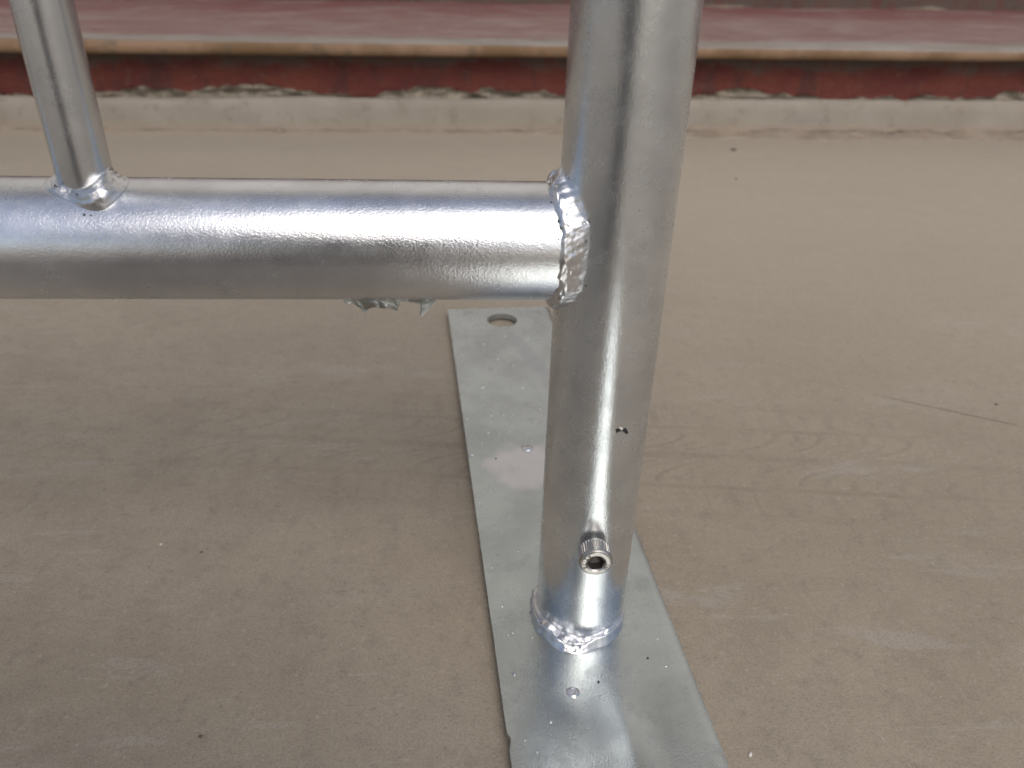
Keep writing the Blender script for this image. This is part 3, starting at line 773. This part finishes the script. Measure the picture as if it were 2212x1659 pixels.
# ------------------------------------------------------------------ the photographer, mirrored in the tubes: crouching at the left, one arm reaching the phone in
n = N('skin'); M_SKIN = n.out((0.33, 0.19, 0.13), 0.55, 0.0)
n = N('dark_jacket'); M_JACKET = n.out(n.mix(n.noise(60, 3), (0.018, 0.02, 0.026), (0.03, 0.032, 0.04)), 0.85, 0.0)
n = N('jeans'); M_JEANS = n.out(n.mix(n.noise(90, 3), (0.008, 0.010, 0.016), (0.015, 0.018, 0.026)), 0.9, 0.0)
n = N('hair'); M_HAIR = n.out(n.mix(n.noise(220, 2), (0.008, 0.006, 0.005), (0.02, 0.015, 0.012)), 0.6, 0.0)
n = N('shoe'); M_SHOE = n.out((0.02, 0.02, 0.02), 0.6, 0.0)
n = N('phone_shell'); M_SHELL = n.out((0.012, 0.012, 0.014), 0.35, 0.0)
n = N('eye_white'); M_EYE = n.out((0.7, 0.68, 0.65), 0.3, 0.0)
def skin_mesh(name, J, E, mats, parent, root, sub=2):
    keys = list(J); idx = {k: i for i, k in enumerate(keys)}
    me = bpy.data.meshes.new(name); me.from_pydata([J[k][0] for k in keys], [(idx[a], idx[b]) for a, b, _ in E], [])
    o = bpy.data.objects.new(name, me); COL.objects.link(o)
    o.modifiers.new('skin', 'SKIN'); s = o.modifiers.new('sub', 'SUBSURF'); s.levels = sub; s.render_levels = sub
    for k in keys:
        d = me.skin_vertices[0].data[idx[k]]; r = J[k][1]; d.radius = r if isinstance(r, tuple) else (r, r); d.use_root = (k == root)
    bpy.context.view_layer.update()
    m2 = bpy.data.meshes.new_from_object(o.evaluated_get(bpy.context.evaluated_depsgraph_get()))
    o.modifiers.clear(); o.data = m2; m2.name = name
    m2.materials.clear()
    for m in mats: m2.materials.append(m)
    segs = [(Vector(J[a][0]), Vector(J[b][0]), mi) for a, b, mi in E]
    for p in m2.polygons:
        c = p.center; best = (9, 0)
        for a, b, mi in segs:
            t = max(0, min(1, (c - a).dot(b - a) / max(1e-9, (b - a).length_squared)))
            best = min(best, ((c - a - (b - a) * t).length, mi))
        p.material_index = best[1]; p.use_smooth = True
    if parent: o.parent = parent
    return o
person = empty('person', (0, 0, 0))
tag(person, 'person crouching in dark jacket and jeans, mirrored in the tubes, holding out a phone', 'person')
J = {'pelvis': ((-.20, -.99, .22), (.135, .12)), 'waist': ((-.21, -.96, .36), (.125, .105)), 'chest': ((-.23, -.87, .50), (.145, .11)), 'nape': ((-.27, -.79, .61), .06),
     'neck': ((-.29, -.755, .655), .052), 'jaw': ((-.315, -.715, .70), (.062, .068)), 'skull': ((-.325, -.725, .775), (.076, .09)), 'crown': ((-.335, -.735, .83), (.06, .07)),
     'hipl': ((-.29, -.96, .19), .088), 'kneel': ((-.225, -.52, .43), .06), 'shinl': ((-.215, -.55, .25), .056), 'anklel': ((-.210, -.57, .09), .044), 'heell': ((-.21, -.61, .045), .038), 'toel': ((-.215, -.41, .03), (.044, .028)),
     'hipr': ((-.11, -.96, .19), .088), 'kneer': ((-.095, -.52, .43), .06), 'shinr': ((-.100, -.55, .25), .056), 'ankler': ((-.105, -.57, .09), .044), 'heelr': ((-.105, -.61, .045), .038), 'toer': ((-.10, -.41, .03), (.044, .028)),
     'shl': ((-.41, -.84, .54), .062), 'ell': ((-.46, -.60, .40), .045), 'cufl': ((-.32, -.53, .49), .034), 'wrl': ((-.30, -.525, .498), .024), 'handl': ((-.262, -.515, .505), (.036, .016)),
     'shr': ((-.06, -.79, .55), .062), 'elr': ((-.02, -.53, .40), .045), 'cufr': ((-.165, -.335, .29), .034), 'wrr': ((-.182, -.312, .272), .024), 'handr': ((-.180, -.262, .236), (.034, .018))}
E_ = [('pelvis', 'waist', 0), ('waist', 'chest', 0), ('chest', 'nape', 0), ('nape', 'neck', 2), ('neck', 'jaw', 2), ('jaw', 'skull', 2), ('skull', 'crown', 2),
      ('pelvis', 'hipl', 1), ('hipl', 'kneel', 1), ('kneel', 'shinl', 1), ('shinl', 'anklel', 1), ('anklel', 'heell', 3), ('heell', 'toel', 3),
      ('pelvis', 'hipr', 1), ('hipr', 'kneer', 1), ('kneer', 'shinr', 1), ('shinr', 'ankler', 1), ('ankler', 'heelr', 3), ('heelr', 'toer', 3),
      ('chest', 'shl', 0), ('shl', 'ell', 0), ('ell', 'cufl', 0), ('cufl', 'wrl', 2), ('wrl', 'handl', 2), ('chest', 'shr', 0), ('shr', 'elr', 0), ('elr', 'cufr', 0), ('cufr', 'wrr', 2), ('wrr', 'handr', 2)]
fb = {}
def finger(base, pts, tag_, r):
    prev = base
    for k, p in enumerate(pts):
        nm = f'{tag_}{k}'; J[nm] = (p, r * (1 - 0.12 * k)); E_.append((prev, nm, 2)); prev = nm
# right hand: thumb over the screen side, fingers round the left end of the phone
HR = Vector((-.180, -.262, .236))
for k, (dz, ln) in enumerate(((.024, .9), (.009, 1.0), (-.007, .95), (-.021, .78))):
    finger('handr', [HR + Vector((.006, .016 * ln, dz)), HR + Vector((.022 * ln, .042, dz + .002)), HR + Vector((.048 * ln, .044, dz + .001))], f'fr{k}', .0088)
finger('wrr', [HR + Vector((.002, -.012, .030)), HR + Vector((.026, -.004, .036)), HR + Vector((.048, .004, .030))], 'tr', .0100)
HL = Vector((-.262, -.515, .505))
for k, dx_ in enumerate((-.026, -.009, .008, .024)):
    ln = (0.8, 1.0, 1.05, .92)[k]
    finger('handl', [HL + Vector((dx_, .03 * ln, -.004)), HL + Vector((dx_ * 1.1, .055 * ln, -.022)), HL + Vector((dx_ * 1.1, .068 * ln, -.045))], f'fl{k}', .0088)
finger('wrl', [HL + Vector((.036, -.012, -.004)), HL + Vector((.048, .012, -.016)), HL + Vector((.052, .03, -.03))], 'tl', .0100)
body = skin_mesh('body', J, E_, [M_JACKET, M_JEANS, M_SKIN, M_SHOE], person, 'pelvis')
def ell(name, c, r, mat, parent, nu=20, nv=12, cut=-1.0):
    def f(i, j):
        th = 2 * math.pi * i / nu; ph = math.pi * (j / (nv - 1)) * 0.9999 + 1e-4
        return (c[0] + r[0] * math.sin(ph) * math.cos(th), c[1] + r[1] * math.sin(ph) * math.sin(th), c[2] + r[2] * max(cut, math.cos(ph)))
    vs, fs = grid(f, nu, nv, wrap_u=True); return mesh_obj(name, vs, fs, mat, parent)
ell('hair', (-.332, -.747, .800), (.088, .094, .088), M_HAIR, person, cut=-0.25)
for sx in (-.030, .030):
    ell('eye', (-.315 + sx, -.645, .760), (.012, .008, .007), M_EYE, person, 12, 8)
    ell('ear', (-.325 + sx * 2.55, -.720, .753), (.010, .020, .030), M_SKIN, person, 12, 8)
ell('nose', (-.314, -.632, .737), (.012, .016, .020), M_SKIN, person, 12, 8)
ell('mouth', (-.314, -.637, .703), (.024, .008, .006), M_SKIN, person, 12, 8)

phone = empty('phone', (-0.0427, -0.22049, 0.2366)); phone.rotation_euler = M.to_euler()
tag(phone, 'dark phone held up on its side before the barrier, mirrored in the tubes', 'phone')
def rbox(x0, x1, y0, y1, z0, z1, r=0.008, k=6):
    out = []
    for cx_, cy_, a0 in ((x1 - r, y1 - r, 0), (x0 + r, y1 - r, 90), (x0 + r, y0 + r, 180), (x1 - r, y0 + r, 270)):
        out += [(cx_ + r * math.cos(R(a0 + 90 * i / k)), cy_ + r * math.sin(R(a0 + 90 * i / k))) for i in range(k + 1)]
    m = len(out); v = [(x, y, z0) for x, y in out] + [(x, y, z1) for x, y in out]
    f = [tuple(range(m - 1, -1, -1)), tuple(range(m, 2 * m))] + [(i, (i + 1) % m, m + (i + 1) % m, m + i) for i in range(m)]
    return v, f
v, f = rbox(-0.125, 0.014, -0.052, 0.016, 0.0035, 0.0115); mesh_obj('shell', v, f, M_SHELL, phone, False)
v, f = rbox(-0.115, 0.006, -0.048, 0.012, 0.0117, 0.0121, 0.003); mesh_obj('screen', v, f, M_DARK, phone, False)
ell('lens_ring', (0, 0, 0.0033), (0.005, 0.005, 0.0007), M_STEEL, phone)
